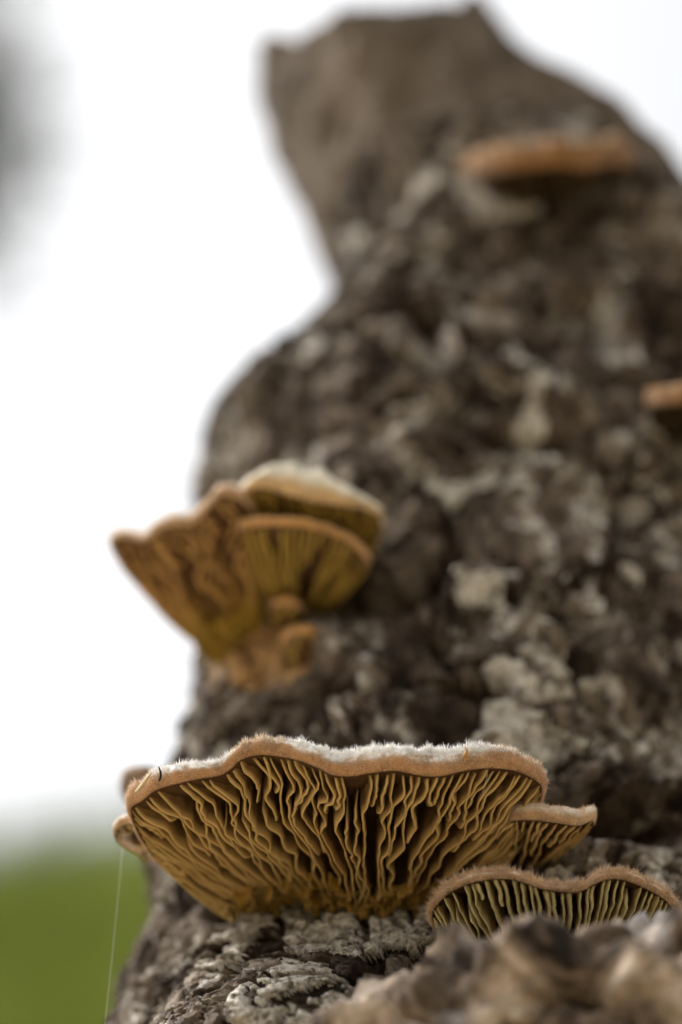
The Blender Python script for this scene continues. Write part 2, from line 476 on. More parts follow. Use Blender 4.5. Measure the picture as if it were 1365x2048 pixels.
# hollows and ledges seen in the bark (pixel on the trunk, size in pixels, depth)
quads = grid_faces(NR, NC, True)
bvh0 = BVHTree.FromPolygons([tuple(v) for v in p0[::1]], [tuple(f) for f in quads[::1]])
def hit0(px, py):
    r = ray(px, py); r = r / np.linalg.norm(r)
    loc, n, i, d = bvh0.ray_cast(Vector(CAM), Vector(r))
    return None if loc is None else np.array(loc)
DENTS = [  # (x0,y0,x1,y1, radius px, depth m)
    (640, 1215, 790, 1190, 36, -0.018), (790, 1190, 890, 1125, 28, -0.015),
    (1120, 1640, 1330, 1650, 40, -0.018), (860, 1275, 880, 1300, 20, -0.011),
    (900, 1390, 1000, 1380, 24, -0.011), (1090, 1230, 1170, 1270, 30, -0.012),
    (850, 1470, 930, 1450, 20, -0.010), (1000, 880, 1120, 890, 26, -0.011),
    (850, 640, 870, 720, 34, -0.011), (1180, 600, 1220, 660, 40, -0.011),
    (640, 1395, 760, 1390, 14, -0.008), (425, 1800, 440, 1860, 22, -0.013), (560, 1800, 760, 1815, 16, -0.004),
    (1190, 640, 1200, 780, 26, -0.005), (470, 1945, 640, 1880, 9, -0.005), (556, 1845, 562, 1880, 9, -0.006), (720, 1815, 730, 1880, 8, -0.006), (540, 2000, 690, 1985, 9, -0.005), (330, 1960, 350, 2030, 10, -0.006),
    (430, 2170, 760, 2110, 200, 0.0150),
    (640, 1250, 760, 1360, 46, 0.006), (1000, 760, 1150, 810, 50, 0.005), (690, 1440, 900, 1420, 40, 0.004),
    (920, 1160, 1020, 1180, 34, 0.005), (1060, 1260, 1110, 1300, 34, 0.005), 
    (1110, 1720, 1190, 1720, 40, 0.006), (960, 1490, 1010, 1480, 28, 0.004), (1070, 1450, 1100, 1450, 22, 0.004),
    (830, 890, 870, 900, 30, 0.004), (960, 590, 1010, 600, 34, 0.004), (1180, 1550, 1300, 1590, 44, 0.005),
]
hd = h0.copy()
for x0, y0, x1, y1, r, dep in DENTS:
    A, B = hit0(x0, y0), hit0(x1, y1)
    if A is None or B is None: continue
    rr = r * K * np.linalg.norm(A - CAM)
    d = B - A; L2 = max(1e-9, d @ d)
    tt = np.clip(((p0 - A) @ d) / L2, 0, 1)
    dist = np.linalg.norm(p0 - (A + tt[:, None] * d), axis=1)
    hd += dep * np.exp(-(dist / rr) ** 2 * 1.2) * (1 + 0.3 * 0)
TV = p0 + nrm0 * hd[:, None]
TQ = quads
bvh = BVHTree.FromPolygons([tuple(v) for v in TV], [tuple(f) for f in TQ])
def hit(px, py, push=0.0):
    r = ray(px, py); r = r / np.linalg.norm(r)
    loc, n, i, d = bvh.ray_cast(Vector(CAM), Vector(r))
    if loc is None: return None
    return np.array(loc) + np.array([0, push, 0])
def depth_of(w):
    return float((np.asarray(w) - CAM) @ FW)

TRUNK = thing("dead_tree_trunk", (0.035, 0.56, 0.0), "weathered grey-brown broken tree trunk with flaking bark, carrying the bracket fungi", "tree trunk")
def split_trunk():
    col_ok = (ANG >= math.radians(36)) & (ANG <= math.radians(196))
    fc = np.tile(np.arange(NC), NR - 1)
    fr = np.repeat(np.arange(NR - 1), NC)
    zf = ZREL[TQ[:, 0]]
    vis = col_ok[fc] & (zf > 0.222) & (zf < 0.50)
    ids = pid0[TQ]; mm = m0[TQ].mean(1)
    same = (ids == ids[:, :1]).all(1)
    plate = vis & same & (mm > 0.30)
    fid = np.where(plate, ids[:, 0], -1)
    u, cnt = np.unique(fid[fid >= 0], return_counts=True)
    # plate area decides which are worth a part of their own
    e1 = TV[TQ[:, 1]] - TV[TQ[:, 0]]; e2 = TV[TQ[:, 3]] - TV[TQ[:, 0]]
    area = np.linalg.norm(np.cross(e1, e2), axis=1)
    ar = np.array([area[fid == k].sum() for k in u])
    order = np.argsort(-ar)
    keep = u[order[:290]][ar[order[:290]] > 1.2e-5]
    # each plate keeps its largest connected piece
    rest = np.ones(len(TQ), bool); groups = []
    order2 = np.argsort(fid, kind='stable'); sf = fid[order2]
    for k in keep:
        a0, a1 = np.searchsorted(sf, k), np.searchsorted(sf, k, side='right')
        left = set(order2[a0:a1].tolist()); best = []
        while left:
            st = [left.pop()]; comp = []
            while st:
                q = st.pop(); comp.append(q)
                for nb in (q - 1, q + 1, q - NC, q + NC):
                    if nb in left: left.discard(nb); st.append(nb)
            if len(comp) > len(best): best = comp
        best = np.array(sorted(best)); groups.append(best); rest[best] = False
    def sub(mask, name, mat):
        f = TQ[mask]
        uq, inv = np.unique(f, return_inverse=True)
        return mesh_obj(name, TV[uq], inv.reshape(f.shape), mat, TRUNK)
    wood = rest & (zf >= 0.50)
    sub(rest & ~wood, "bark", M_CRACK)
    sub(wood, "bare_wood", M_WOOD)
    pale = [hit(*q) for q in ((985, 590), (1090, 800), (850, 890), (1230, 1140), (960, 1175), (1085, 1290), (1095, 1450), (990, 1490), (820, 1430), (560, 1430), (1250, 1580), (1160, 1720), (620, 1880), (470, 1980), (560, 1930), (690, 1900), (600, 2000), (400, 1920), (520, 1880), (440, 1880), (660, 1950), (540, 2040), (760, 1860), (1150, 530), (920, 1010), (700, 1470), (440, 1460))]
    pale = np.array([q for q in pale if q is not None])
    for f in groups:
        c = TV[TQ[f]].mean(axis=(0, 1))
        near_pale = np.linalg.norm(pale - c, axis=1).min() < (0.0095 if c[2] - CAM[2] < 0.275 else 0.0055)
        sub(f, "bark_plate", M_LICHEN if near_pale else M_BARK)
    # the broken end, sunk a little below its splintered rim
    ring = TV[(NR - 1) * NC:]
    c = ring.mean(0); n = len(ring)
    in1 = c + (ring - c) * 0.8; in1[:, 2] = ring[:, 2] * 0.4 + c[2] * 0.6 - 0.012 + rng.normal(0, 0.002, n)
    v = np.concatenate([ring, in1, [c - [0, 0, 0.016]]])
    f = [(i, (i + 1) % n, n + (i + 1) % n, n + i) for i in range(n)] + [(n + i, n + (i + 1) % n, 2 * n) for i in range(n)]
    mesh_obj("broken_end", v, f, M_WOOD, TRUNK, smooth=False)
split_trunk()

# knobbly burr in front of the trunk's foot
def build_burr():
    import bmesh
    bm = bmesh.new(); bmesh.ops.create_icosphere(bm, subdivisions=6, radius=1.0)
    dirs = np.array([v.co for v in bm.verts]); faces = np.array([[v.index for v in f.verts] for f in bm.faces]); bm.free()
    c = P(1160, 2160, 0.512)
    rad = np.array([0.0465, 0.036, 0.0235])
    p = c + dirs * rad
    # lumps placed where the photograph shows them
    add = np.zeros(len(p))
    for px, py, d, r, amp in [(1050, 1860, 0.493, 75, 0.0100), (1240, 1890, 0.497, 70, 0.0025), (900, 1890, 0.50, 80, 0.002), (1330, 1960, 0.489, 95, 0.008), (1120, 1930, 0.482, 50, 0.005), (980, 1990, 0.478, 60, 0.005), (1190, 1960, 0.482, 36, -0.010), (1160, 1930, 0.482, 30, -0.007), (870, 2010, 0.484, 36, -0.007), (1100, 1890, 0.487, 24, -0.006), (740, 1990, 0.50, 70, -0.002)]:
        q = P(px, py, d); dd = np.linalg.norm(p - q, axis=1)
        add += amp * np.exp(-(dd / (r * K * d)) ** 2)
    warp = np.stack([fbm(p * 60, 81, 3), fbm(p * 60 + 9, 82, 3), fbm(p * 60 + 19, 83, 3)], 1)
    f1, f2, idd, c1 = worley(p * np.array([75, 75, 60]) + warp * 0.5, 91)
    add += 0.0036 * sstep(0.0, 0.22, f2 - f1) * (0.3 + (idd % 97) / 97.0) + 0.0065 * fbm(p * 62, 95, 4) + 0.0030 * ridged(p * 170, 99, 5) - 0.0035 - 0.006 * sstep(0.80, 0.98, 1 - 2 * np.abs(vnoise(p * 48, 97)))
    nn = dirs / rad; nn /= np.linalg.norm(nn, axis=1)[:, None]
    p = p + nn * add[:, None]
    m, nt, b = mat_new("burr_bark", 0.9, 0.15)
    co = coords(nt)
    n1 = noise(nt, 60, 8, 0.62, 0.7, co)
    cc = ramp(nt, n1, [(0.36, (0.022, 0.016, 0.012)), (0.46, (0.13, 0.095, 0.068)), (0.54, (0.31, 0.235, 0.17)), (0.64, (0.58, 0.475, 0.385))])
    g = ramp(nt, noise(nt, 34, 6, 0.6, 0.4, co), [(0.5, 0.0), (0.66, 0.8)])
    cc = mix(nt, g, cc, (0.42, 0.39, 0.37))
    cc = mix(nt, 0.4, cc, ramp(nt, noise(nt, 600, 5, 0.7, 0, co), [(0.3, 0.4), (0.65, 1.25)]), 'MULTIPLY')
    nt.links.new(cc, b.inputs['Base Color'])
    bump(nt, b, noise(nt, 500, 6, 0.7, 0, co), 0.001, 0.8)
    o = mesh_obj("burr", p, faces, m, TRUNK)
    o["label"] = "knobbly pinkish-brown bark burr swelling from the foot of the trunk"
build_burr()

# ------------------------------------------------------------------ bracket fungi
def smooth_poly(pts, n):
    """resample a polyline (any dimension) by arc length with Catmull-Rom"""
    p = np.asarray(pts, float)
    q = [p[0] * 2 - p[1]] + list(p) + [p[-1] * 2 - p[-2]]
    out = []
    for i in range(1, len(q) - 2):
        for t in np.linspace(0, 1, 14, endpoint=False):
            a, b, c, d = q[i - 1], q[i], q[i + 1], q[i + 2]
            out.append(0.5 * (2 * b + (c - a) * t + (2 * a - 5 * b + 4 * c - d) * t * t + (3 * b - a - 3 * c + d) * t ** 3))
    out.append(p[-1]); out = np.array(out)
    s = np.concatenate([[0], np.cumsum(np.linalg.norm(np.diff(out, axis=0), axis=1))]); s /= s[-1]
    tt = np.linspace(0, 1, n)
    return np.stack([np.interp(tt, s, out[:, k]) for k in range(out.shape[1])], 1)

def hairs(root3, nrm, length, radius, name, mat, parent):
    n = len(root3)
    d = nrm + rng.normal(0, 0.38, (n, 3)); d /= np.linalg.norm(d, axis=1)[:, None]
    s = np.cross(d, rng.normal(0, 1, (n, 3))); s /= np.linalg.norm(s, axis=1)[:, None]
    t = np.cross(d, s)
    L = length[:, None]; r = radius
    bend = (s * rng.normal(0, 0.22, (n, 1))) * L
    v = np.zeros((n, 7, 3))
    for k in range(3):
        an = 2 * math.pi * k / 3
        o = s * math.cos(an) + t * math.sin(an)
        v[:, k] = root3 - d * 0.0001 + o * r
        v[:, 3 + k] = root3 + d * L * 0.55 + bend * 0.3 + o * r * 0.7
    v[:, 6] = root3 + d * L + bend
    b = (np.arange(n) * 7)[:, None]
    tri = np.array([[0, 1, 4], [0, 4, 3], [1, 2, 5], [1, 5, 4], [2, 0, 3], [2, 3, 5], [3, 4, 6], [4, 5, 6], [5, 3, 6]])
    f = (b[:, None, :] + tri[None]).reshape(-1, 3)
    o = mesh_obj(name, v.reshape(-1, 3), f, mat, parent)
    o["kind"] = "stuff"
    return o

def bracket(name, label, rim, base, thick, ngill, group=None, seed=1, gill_depth=0.0048, hw=0.00030, wave=1.0, cap_mat=None, gill_mat=None,
            fuzz=0, sag=0.0016, bulge=0.0012, teeth=0, M=150, rise=0.004, push=0.004, short=0.45, fuzz_len=0.0009, white=None, flesh_mat=None, tbias=None, foot_s=0.68):
    r = np.random.default_rng(seed)
    cap_mat = cap_mat or M_CAP; gill_mat = gill_mat or M_GILL
    R = smooth_poly([P(*q) for q in rim], M + 1)
    bp = []
    for q in base:
        w = P(*q) if len(q) == 3 else hit(q[0], q[1], push)
        if w is None: w = P(q[0], q[1], depth_of(bp[-1]) if bp else 0.6)
        bp.append(w)
    B = smooth_poly(bp, M + 1)
    th = np.interp(np.linspace(0, 1, M + 1), np.linspace(0, 1, len(thick)), thick)
    th = th * (1 + 0.18 * fbm(np.stack([np.linspace(0, 14, M + 1), np.full(M + 1, seed * 3.1), np.zeros(M + 1)], 1), seed, 3))
    cen = B.mean(0)
    out = R - cen; out[:, 2] = 0; out /= np.linalg.norm(out, axis=1)[:, None] + 1e-9
    out[:, 1] -= 0.25; out /= np.linalg.norm(out, axis=1)[:, None]
    mid = slice(int(M * .3), int(M * .7))
    n = np.cross(R[mid][-1] - R[mid][0], B[mid].mean(0) - R[mid].mean(0)); n /= np.linalg.norm(n)
    if n[2] < 0: n = -n
    w = n
    up = np.array([0, 0, 1.0])
    def at(arr, t):
        x = np.clip(t, 0, 1) * M; i = np.minimum(x.astype(int), M - 1); f = (x - i)[:, None]
        return arr[i] * (1 - f) + arr[i + 1] * f
    def G(t, s):
        a, b = at(R, t), at(B, t)
        s = s[:, None]
        return a + (b - a) * s - w * sag * np.sin(np.pi * s) ** 0.8
    reach = np.clip(np.linalg.norm(R - B, axis=1) / (0.55 * np.linalg.norm(R - B, axis=1).max()), 0.06, 1)[:, None]
    def gd(s, t):
        return at(reach, t)[:, 0] * gill_depth * sstep(-0.04, 0.34, s) * sstep(0, 0.06, s) * (1 - 0.55 * sstep(0.6, 1.0, s))
    root = thing(name, tuple(cen), label, "fungus", group)
    # cap: underside ceiling, rounded margin, velvet top
    tj = np.linspace(0, 1, M + 1)
    rows, band = [], []
    for s in np.linspace(1, 0.0, 12):
        ss = np.full(M + 1, s)
        rows.append(G(tj, ss) + w * gd(ss, tj)[:, None]); band.append(np.full(M + 1, 0.0))
    lump = fbm(R * 350, seed + 5, 3)
    nm = 9
    for i in range(1, nm + 1):
        ph = math.pi * i / nm
        b = R + out * ((bulge * (1 + 0.5 * lump)) * math.sin(ph))[:, None] + up * (th * (1 - math.cos(ph)) / 2)[:, None]
        rows.append(b); band.append(np.full(M + 1, (1 - math.cos(ph)) / 2 * 0.75))
    U = rows[-1]
    T = B.copy(); T[:, 1] += 0.006
    T[:, 2] = np.maximum(U[:, 2] + rise * np.minimum(1, np.linalg.norm(R - B, axis=1) / 0.02), B[:, 2] + 0.5 * th + reach[:, 0] * gill_depth * 0.7)
    for i in range(1, 9):
        s = i / 8
        q = U + (T - U) * s; q = q + up * (reach[:, 0] * gill_depth * 0.5 * np.sin(np.pi * s ** 0.8) + 0.0012 * fbm(q * 160, seed + 9, 3) * min(1, s * 3))[:, None]
        rows.append(q); band.append(np.full(M + 1, 0.75 + 0.25 * min(1, s * 4)))
    ends = sstep(0.0, 0.13, tj) * sstep(1.0, 0.90, tj)
    if white is not None:
        rel = R - CAM; rpx = 682.5 + (rel @ RT) / (rel @ FW) / K
        ends = ends * np.interp(rpx + 25 * fbm(R * 200, seed + 3, 2), [q[0] for q in white], [q[1] for q in white])
    V = np.concatenate(rows); bd = np.concatenate([b * ends for b in band])
    V = V + (fbm(V * 260, seed + 15, 4) * 0.00042 * np.minimum(1, bd * 8))[:, None] * np.array([0.3, -0.8, 0.5])
    nrr = len(rows)
    F = grid_faces(nrr, M + 1)
    cap = mesh_obj("cap", V, F, cap_mat, root, attrs={"band": bd})
    # flesh liner between the gills, its colour darkened to paint in their shade
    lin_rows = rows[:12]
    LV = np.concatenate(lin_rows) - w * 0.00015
    lin = mesh_obj("flesh", LV, grid_faces(12, M + 1), flesh_mat or M_FLESH_SHADE, cap, attrs={"edge": np.zeros(len(LV)), "foot": np.repeat(sstep(foot_s, 1.0, np.linspace(1, 0, 12)), M + 1)})
    # gills, one by one
    tt = (np.arange(ngill) + 0.5) / ngill
    if tbias is not None: tt = np.interp(tt, np.linspace(0, 1, len(tbias)), tbias)
    sp = 1.0 / ngill
    KS = 34
    prev_merge = False
    allV, allF, allE, allFt = [], [], [], []
    for i, t0 in enumerate(tt):
        t0 = t0 + r.uniform(-0.22, 0.22) * sp
        s0 = 0.004 + r.uniform(0, 0.022); s1 = 1.0
        kind = r.random()
        if kind < short: s1 = r.uniform(0.22, 0.62)
        elif kind < short + 0.16: s0 = r.uniform(0.12, 0.3)
        s = np.linspace(s0, s1, KS)
        x = np.stack([s * 3.2, np.full(KS, t0 * 3.0 + seed), np.zeros(KS)], 1)
        common = vnoise(x, seed + 31) * 1.5 * sp
        xi = np.stack([s * 8.5, np.full(KS, i * 7.77), np.full(KS, seed * 1.3)], 1)
        own = fbm(xi, seed + 41, 3) * 0.72 * sp
        t = t0 + wave * (common + own) * sstep(0, 0.15, s)
        merge = (r.random() < 0.45) and s1 == 1.0
        if merge: t = t + sp * 0.9 * sstep(0.35, 0.75, s) * (1 if r.random() < .5 else -1)
        E = G(t, s)
        jag = sstep(0.62, 0.95, s)
        nz = fbm(np.stack([s * 30, np.full(KS, i * 3.3), np.zeros(KS)], 1), seed + 51, 2)
        E = E + w * (0.00035 * vnoise(np.stack([s * 5, np.full(KS, i * 5.1), np.ones(KS)], 1), seed + 52) + jag * np.clip(nz, -.4, 1) * 0.0013)[:, None]
        dep = gd(s, t)
        fade = sstep(s0 - 0.01, s0 + 0.035, s) * (1 if s1 == 1.0 else sstep(s1, s1 - 0.10, s))
        E = E + w * (dep * (1 - fade))[:, None]                  # run out into the flesh
        Ls = G(t + 0.004, s) - G(t - 0.004, s); Ls /= np.linalg.norm(Ls, axis=1)[:, None]
        hwi = hw * r.uniform(0.8, 1.25) * (0.55 + 0.45 * fade) * (1 + 0.25 * vnoise(xi * 2, 5))
        top = w * (dep * fade + 0.0005)[:, None]
        lean = Ls * (r.uniform(-0.0006, 0.0006))
        hw3 = hwi[:, None]
        prof = [E + top - Ls * hw3 * 1.7 + lean, E + top * 0.3 - Ls * hw3 * 1.2 + lean * .5, E + w * 0.0002 - Ls * hw3, E - w * 0.00012 - Ls * hw3 * 0.5, E - w * 0.00012 + Ls * hw3 * 0.5, E + w * 0.0002 + Ls * hw3, E + top * 0.3 + Ls * hw3 * 1.2 + lean * .5, E + top + Ls * hw3 * 1.7 + lean]
        gv = np.stack(prof, 1).reshape(-1, 3)
        ge = np.tile([0, 0.0, 0.8, 1, 1, 0.8, 0.0, 0], KS)
        gf = np.repeat(sstep(foot_s, 1.0, s), 8)
        f = grid_faces(KS, 8)
        caps = np.array([[0, 1, 6, 7], [1, 2, 5, 6], [2, 3, 4, 5]])
        f = np.concatenate([f, caps, caps[:, ::-1] + (KS - 1) * 8])
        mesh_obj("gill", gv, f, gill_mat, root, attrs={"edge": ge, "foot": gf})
    # torn pore teeth near the foot
    if teeth:
        tv, tf, te, tft = [], [], [], []
        for i in range(teeth):
            t0 = r.uniform(0.12, 0.88); s = r.uniform(0.70, 1.02)
            c = G(np.array([t0]), np.array([s]))[0]
            L = G(np.array([t0 + .004]), np.array([s]))[0] - G(np.array([t0 - .004]), np.array([s]))[0]; L /= np.linalg.norm(L) + 1e-9
            an = r.uniform(-1.0, 1.0); Lr = L * math.cos(an) + np.cross(w, L) * math.sin(an)
            Nn = np.cross(w, Lr)
            wd = r.uniform(0.0008, 0.0030); ht = r.uniform(0.0006, 0.0030); k = 5
            off = sum(len(q) for q in tv)
            pts = []
            for side in (-1, 1):
                for row in range(4):
                    for cc in range(k):
                        u = cc / (k - 1) * 2 - 1; v = row / 3
                        ragged = 1 + 0.35 * r.normal() * (row == 3)
                        q = c + w * 0.0016 + Lr * wd * u * (1 - 0.35 * v) - w * (ht * v * ragged + 0.0006) + Nn * side * 0.00028 * (1 - 0.5 * v) + Nn * 0.0006 * math.sin(u * 2 + i) * v
                        pts.append(q)
            pts = np.array(pts); tv.append(pts)
            g = grid_faces(4, k)
            f = np.concatenate([g, g[:, ::-1] + 4 * k])
            bd_ = [(row * k, (row + 1) * k, 4 * k + (row + 1) * k, 4 * k + row * k) for row in range(3)] + [(row * k + k - 1, 4 * k + row * k + k - 1, 4 * k + (row + 1) * k + k - 1, (row + 1) * k + k - 1) for row in range(3)] + [(3 * k + cc, 3 * k + cc + 1, 7 * k + cc + 1, 7 * k + cc) for cc in range(k - 1)]
            tf.append(np.concatenate([f, np.array(bd_)]) + off)
            te.append(np.tile(np.repeat([0, 0, .2, .7], k), 2)); tft.append(np.full(8 * k, r.uniform(0.75, 1.0)))
        o = mesh_obj("pore_teeth", np.concatenate(tv), np.concatenate(tf), gill_mat, root, attrs={"edge": np.concatenate(te), "foot": np.concatenate(tft)})
        o["kind"] = "stuff"
    # velvet hairs on margin and top edge
    if fuzz:
        nf = fuzz
        t = r.uniform(0.02, 0.98, nf)
        # clumped: hairs stand in uneven tufts
        ph = np.pi * np.clip(r.beta(2.2, 1.2, nf), 0.05, 1.0)
        i0 = at(R, t); oo = at(out, t); tth = at(th[:, None], t)[:, 0]
        root3 = i0 + oo * (bulge * np.sin(ph))[:, None] + up * (tth * (1 - np.cos(ph)) / 2)[:, None]
        nn = oo * np.sin(ph)[:, None] - up * np.cos(ph)[:, None] + up * 0.25
        clump = 0.30 + 1.0 * np.clip(0.45 + 1.2 * fbm(np.stack([t * 60, ph * 2, np.zeros(nf)], 1), seed + 77, 2), 0, 1.5)
        hi = ph > 0.60 * np.pi
        ln = np.where(hi, fuzz_len * r.uniform(0.5, 1.3, nf) * clump, fuzz_len * 0.4 * r.uniform(0.5, 1.2, nf))
        white_h = hi & (fbm(np.stack([t * 9, np.zeros(nf), np.full(nf, seed)], 1), seed + 78, 2) > -0.7)
        white_h = white_h & (cap_mat is M_CAP) & (at(ends[:, None], t)[:, 0] > r.uniform(0.3, 0.75, nf))
        if white_h.any(): hairs(root3[white_h], nn[white_h], ln[white_h], 0.00005, "fuzz", M_FUZZ_W, cap)
        hairs(root3[~white_h], nn[~white_h], ln[~white_h], 0.00005, "fuzz", M_FUZZ_B, cap)
    return root, R, U, out

# main bracket: rim traced all round, from the foot on one side to the foot on the other
main_rim = [(462, 1806, 0.566), (385, 1776, 0.562), (326, 1733, 0.557), (283, 1677, 0.551), (262, 1620, 0.547), (286, 1600, 0.5435), (312, 1580, 0.5405), (350, 1568, 0.538), (400, 1557, 0.536), (440, 1550, 0.535),
            (464, 1536, 0.535), (484, 1518, 0.535), (520, 1509, 0.534), (560, 1513, 0.533), (600, 1521, 0.532), (640, 1537, 0.531), (664, 1549, 0.530), (700, 1552, 0.530), (740, 1546, 0.530), (790, 1541, 0.530), (840, 1550, 0.5305),
            (880, 1552, 0.531), (930, 1541, 0.532), (980, 1536, 0.5335), (1030, 1541, 0.536), (1066, 1556, 0.539), (1084, 1575, 0.543), (1078, 1610, 0.548), (1055, 1668, 0.553), (1015, 1722, 0.558), (955, 1770, 0.563)]
main_base = [(470, 1808), (530, 1800), (600, 1794), (680, 1802), (735, 1824), (800, 1802), (855, 1796), (905, 1785), (940, 1774)]
mm = 0.001
main = bracket("bracket_fungus", "largest bracket fungus, white hairy top over brown margin, deep wavy tan gills", main_rim, main_base,
               [x * mm for x in (0.8, 0.8, 1.1, 2.2, 3.4, 3.6, 2.6, 2.3, 3.4, 4.6, 5.0, 5.0, 4.2, 2.6, 2.2, 1.8, 0.9, 0.7)],
               98, "bracket fungi on the trunk", short=0.40, seed=3, fuzz=22000, teeth=150, M=240, gill_depth=0.0085, fuzz_len=0.0011, rise=0.006, wave=1.75, hw=0.00024, sag=0.0034,
               white=[(262, 0.35), (300, 0.6), (330, 0.95), (450, 0.9), (480, 0.4), (575, 0.45), (610, 1.0), (940, 1.0), (985, 0.6), (1050, 0.4), (1090, 0.4)])


def mms(*a): return [x * mm for x in a]
GR = "bracket fungi on the trunk"
# lobe beside the large bracket
bracket("bracket_fungus", "smooth pale-margined bracket lobe tucked under one end of the largest bracket",
        [(985, 1725, 0.560), (1003, 1685, 0.553), (1018, 1645, 0.546), (1062, 1640, 0.5425), (1110, 1645, 0.541), (1158, 1651, 0.542), (1186, 1642, 0.546), (1180, 1662, 0.551), (1130, 1692, 0.557), (1085, 1712, 0.562)],
        [(985, 1735), (1020, 1738), (1050, 1728), (1085, 1715)], mms(0.8, 1.6, 3.2, 3.6, 3.6, 3.2, 2.6, 1.4, 0.8), 34, GR, seed=11, fuzz=2200, gill_depth=0.003, hw=0.00025, wave=0.6, M=110, fuzz_len=0.0006, cap_mat=M_CAP_BROWN, sag=0.001)
# low bracket half hidden by the burr
bracket("bracket_fungus", "thin wavy bracket fungus with evenly spaced pale gills, half hidden behind the burr",
        [(872, 1862, 0.546), (866, 1828, 0.541), (885, 1798, 0.537), (922, 1773, 0.533), (975, 1759, 0.530), (1030, 1759, 0.529), (1080, 1776, 0.528), (1130, 1784, 0.528), (1165, 1781, 0.529), (1200, 1763, 0.530), (1240, 1758, 0.531), (1290, 1776, 0.533), (1335, 1804, 0.537), (1352, 1835, 0.542), (1342, 1860, 0.547)],
        [(900, 1900), (1000, 1930), (1130, 1935), (1250, 1915), (1325, 1880)], mms(0.9, 1.2, 1.3, 1.4, 1.2, 1.2, 1.4, 1.5, 1.4, 1.3, 0.9), 46, GR, seed=23, fuzz=6500, gill_depth=0.0060, hw=0.00028, wave=0.35, M=170, short=0.12, fuzz_len=0.0014, cap_mat=M_CAP_BROWN, gill_mat=M_GILL_PALE, bulge=0.0009, sag=0.001)
# small lobes on the shaded side of the large bracket
bracket("bracket_fungus", "tiny curled brown lobe poking out from under the largest bracket's outer end",
        [(282, 1712, 0.568), (244, 1692, 0.563), (230, 1668, 0.560), (242, 1653, 0.557), (266, 1648, 0.556), (290, 1660, 0.558)],
        [(296, 1720, 0.580), (305, 1700, 0.580), (306, 1675, 0.580)], mms(0.8, 1.2, 1.6, 1.8, 1.4), 10, GR, seed=31, fuzz=500, gill_depth=0.002, M=60, cap_mat=M_CAP_BROWN, sag=0.0006, fuzz_len=0.0005)
bracket("bracket_fungus", "dark brown blurred little bracket on the trunk's edge behind the largest bracket",
        [(330, 1640, 0.612), (270, 1615, 0.607), (248, 1590, 0.603), (258, 1572, 0.598), (300, 1568, 0.596), (340, 1580, 0.598)],
        [(365, 1640, 0.612), (375, 1615, 0.610), (375, 1590, 0.608)], mms(2, 3, 4.2, 4.4, 3.6), 12, GR, seed=37, gill_depth=0.002, M=60, cap_mat=M_CAP_DARK, gill_mat=M_GILL_OLIVE)
# cluster half way up
A = bracket("bracket_fungus", "ochre bracket fungus jutting sideways past the trunk's edge, brown streaked olive underside",
        [(428, 1296, 0.640), (385, 1262, 0.637), (362, 1236, 0.635), (322, 1208, 0.632), (286, 1182, 0.629), (246, 1135, 0.626), (226, 1088, 0.621), (250, 1074, 0.617), (288, 1082, 0.612), (322, 1060, 0.609), (350, 1050, 0.607), (384, 1050, 0.606), (420, 1014, 0.604), (440, 992, 0.603), (475, 996, 0.603), (505, 1030, 0.608), (525, 1100, 0.618), (535, 1165, 0.626), (545, 1205, 0.634)],
        [(435, 1305), (465, 1295), (500, 1275), (525, 1250), (548, 1215)], mms(0.8, 0.8, 0.9, 1.2, 1.8, 2.4, 2.8, 2.6, 2.2, 1.6, 1, 0.8), 46, GR, seed=41, gill_depth=0.004, hw=0.0003, M=120, cap_mat=M_CAP_BROWN, gill_mat=M_GILL_BROWN, teeth=80, sag=0.0025, foot_s=0.30, fuzz=2500, wave=1.5)
bracket("bracket_fungus", "pale cream-topped bracket fungus roofing over the smaller ochre bracket of the cluster",
        [(500, 1075, 0.622), (474, 1025, 0.613), (482, 995, 0.606), (520, 975, 0.602), (570, 988, 0.601), (620, 1003, 0.601), (690, 1012, 0.603), (742, 1024, 0.606), (764, 1050, 0.612), (752, 1095, 0.622)],
        [(520, 1120), (570, 1125), (630, 1125), (700, 1120), (745, 1105)], mms(1.5, 2, 2.6, 3.6, 8.5, 9.5, 4.0, 2.8, 2.4, 1.6), 44, GR, seed=43, gill_depth=0.004, hw=0.0003, M=120, cap_mat=M_CAP_CREAM, gill_mat=M_GILL_OLIVE)
bracket("bracket_fungus", "fan-shaped ochre bracket with orange rim, set under the pale cream-topped bracket",
        [(548, 1195, 0.630), (505, 1130, 0.618), (480, 1068, 0.606), (502, 1055, 0.601), (560, 1051, 0.598), (630, 1059, 0.597), (690, 1082, 0.599), (728, 1116, 0.605), (735, 1142, 0.612), (700, 1172, 0.622), (650, 1193, 0.630)],
        [(556, 1200), (585, 1206), (620, 1204), (645, 1197)], mms(0.8, 1.2, 2.0, 2.2, 2.2, 2.2, 2.0, 1.6, 1.0), 48, GR, seed=47, gill_depth=0.004, hw=0.00028, wave=0.4, M=120, cap_mat=M_CAP_ORANGE, gill_mat=M_GILL_OLIVE, sag=0.003)
bracket("bracket_fungus", "small orange bud of fungus just below the fan-shaped ochre bracket",
        [(546, 1238, 0.622), (541, 1218, 0.616), (556, 1210, 0.612), (590, 1212, 0.611), (604, 1224, 0.615), (602, 1242, 0.622)],
        [(552, 1246), (575, 1250), (598, 1244)], mms(1, 1.4, 1.6, 1.4, 1), 10, GR, seed=53, gill_depth=0.0015, M=50, cap_mat=M_CAP_ORANGE, gill_mat=M_GILL_OLIVE)
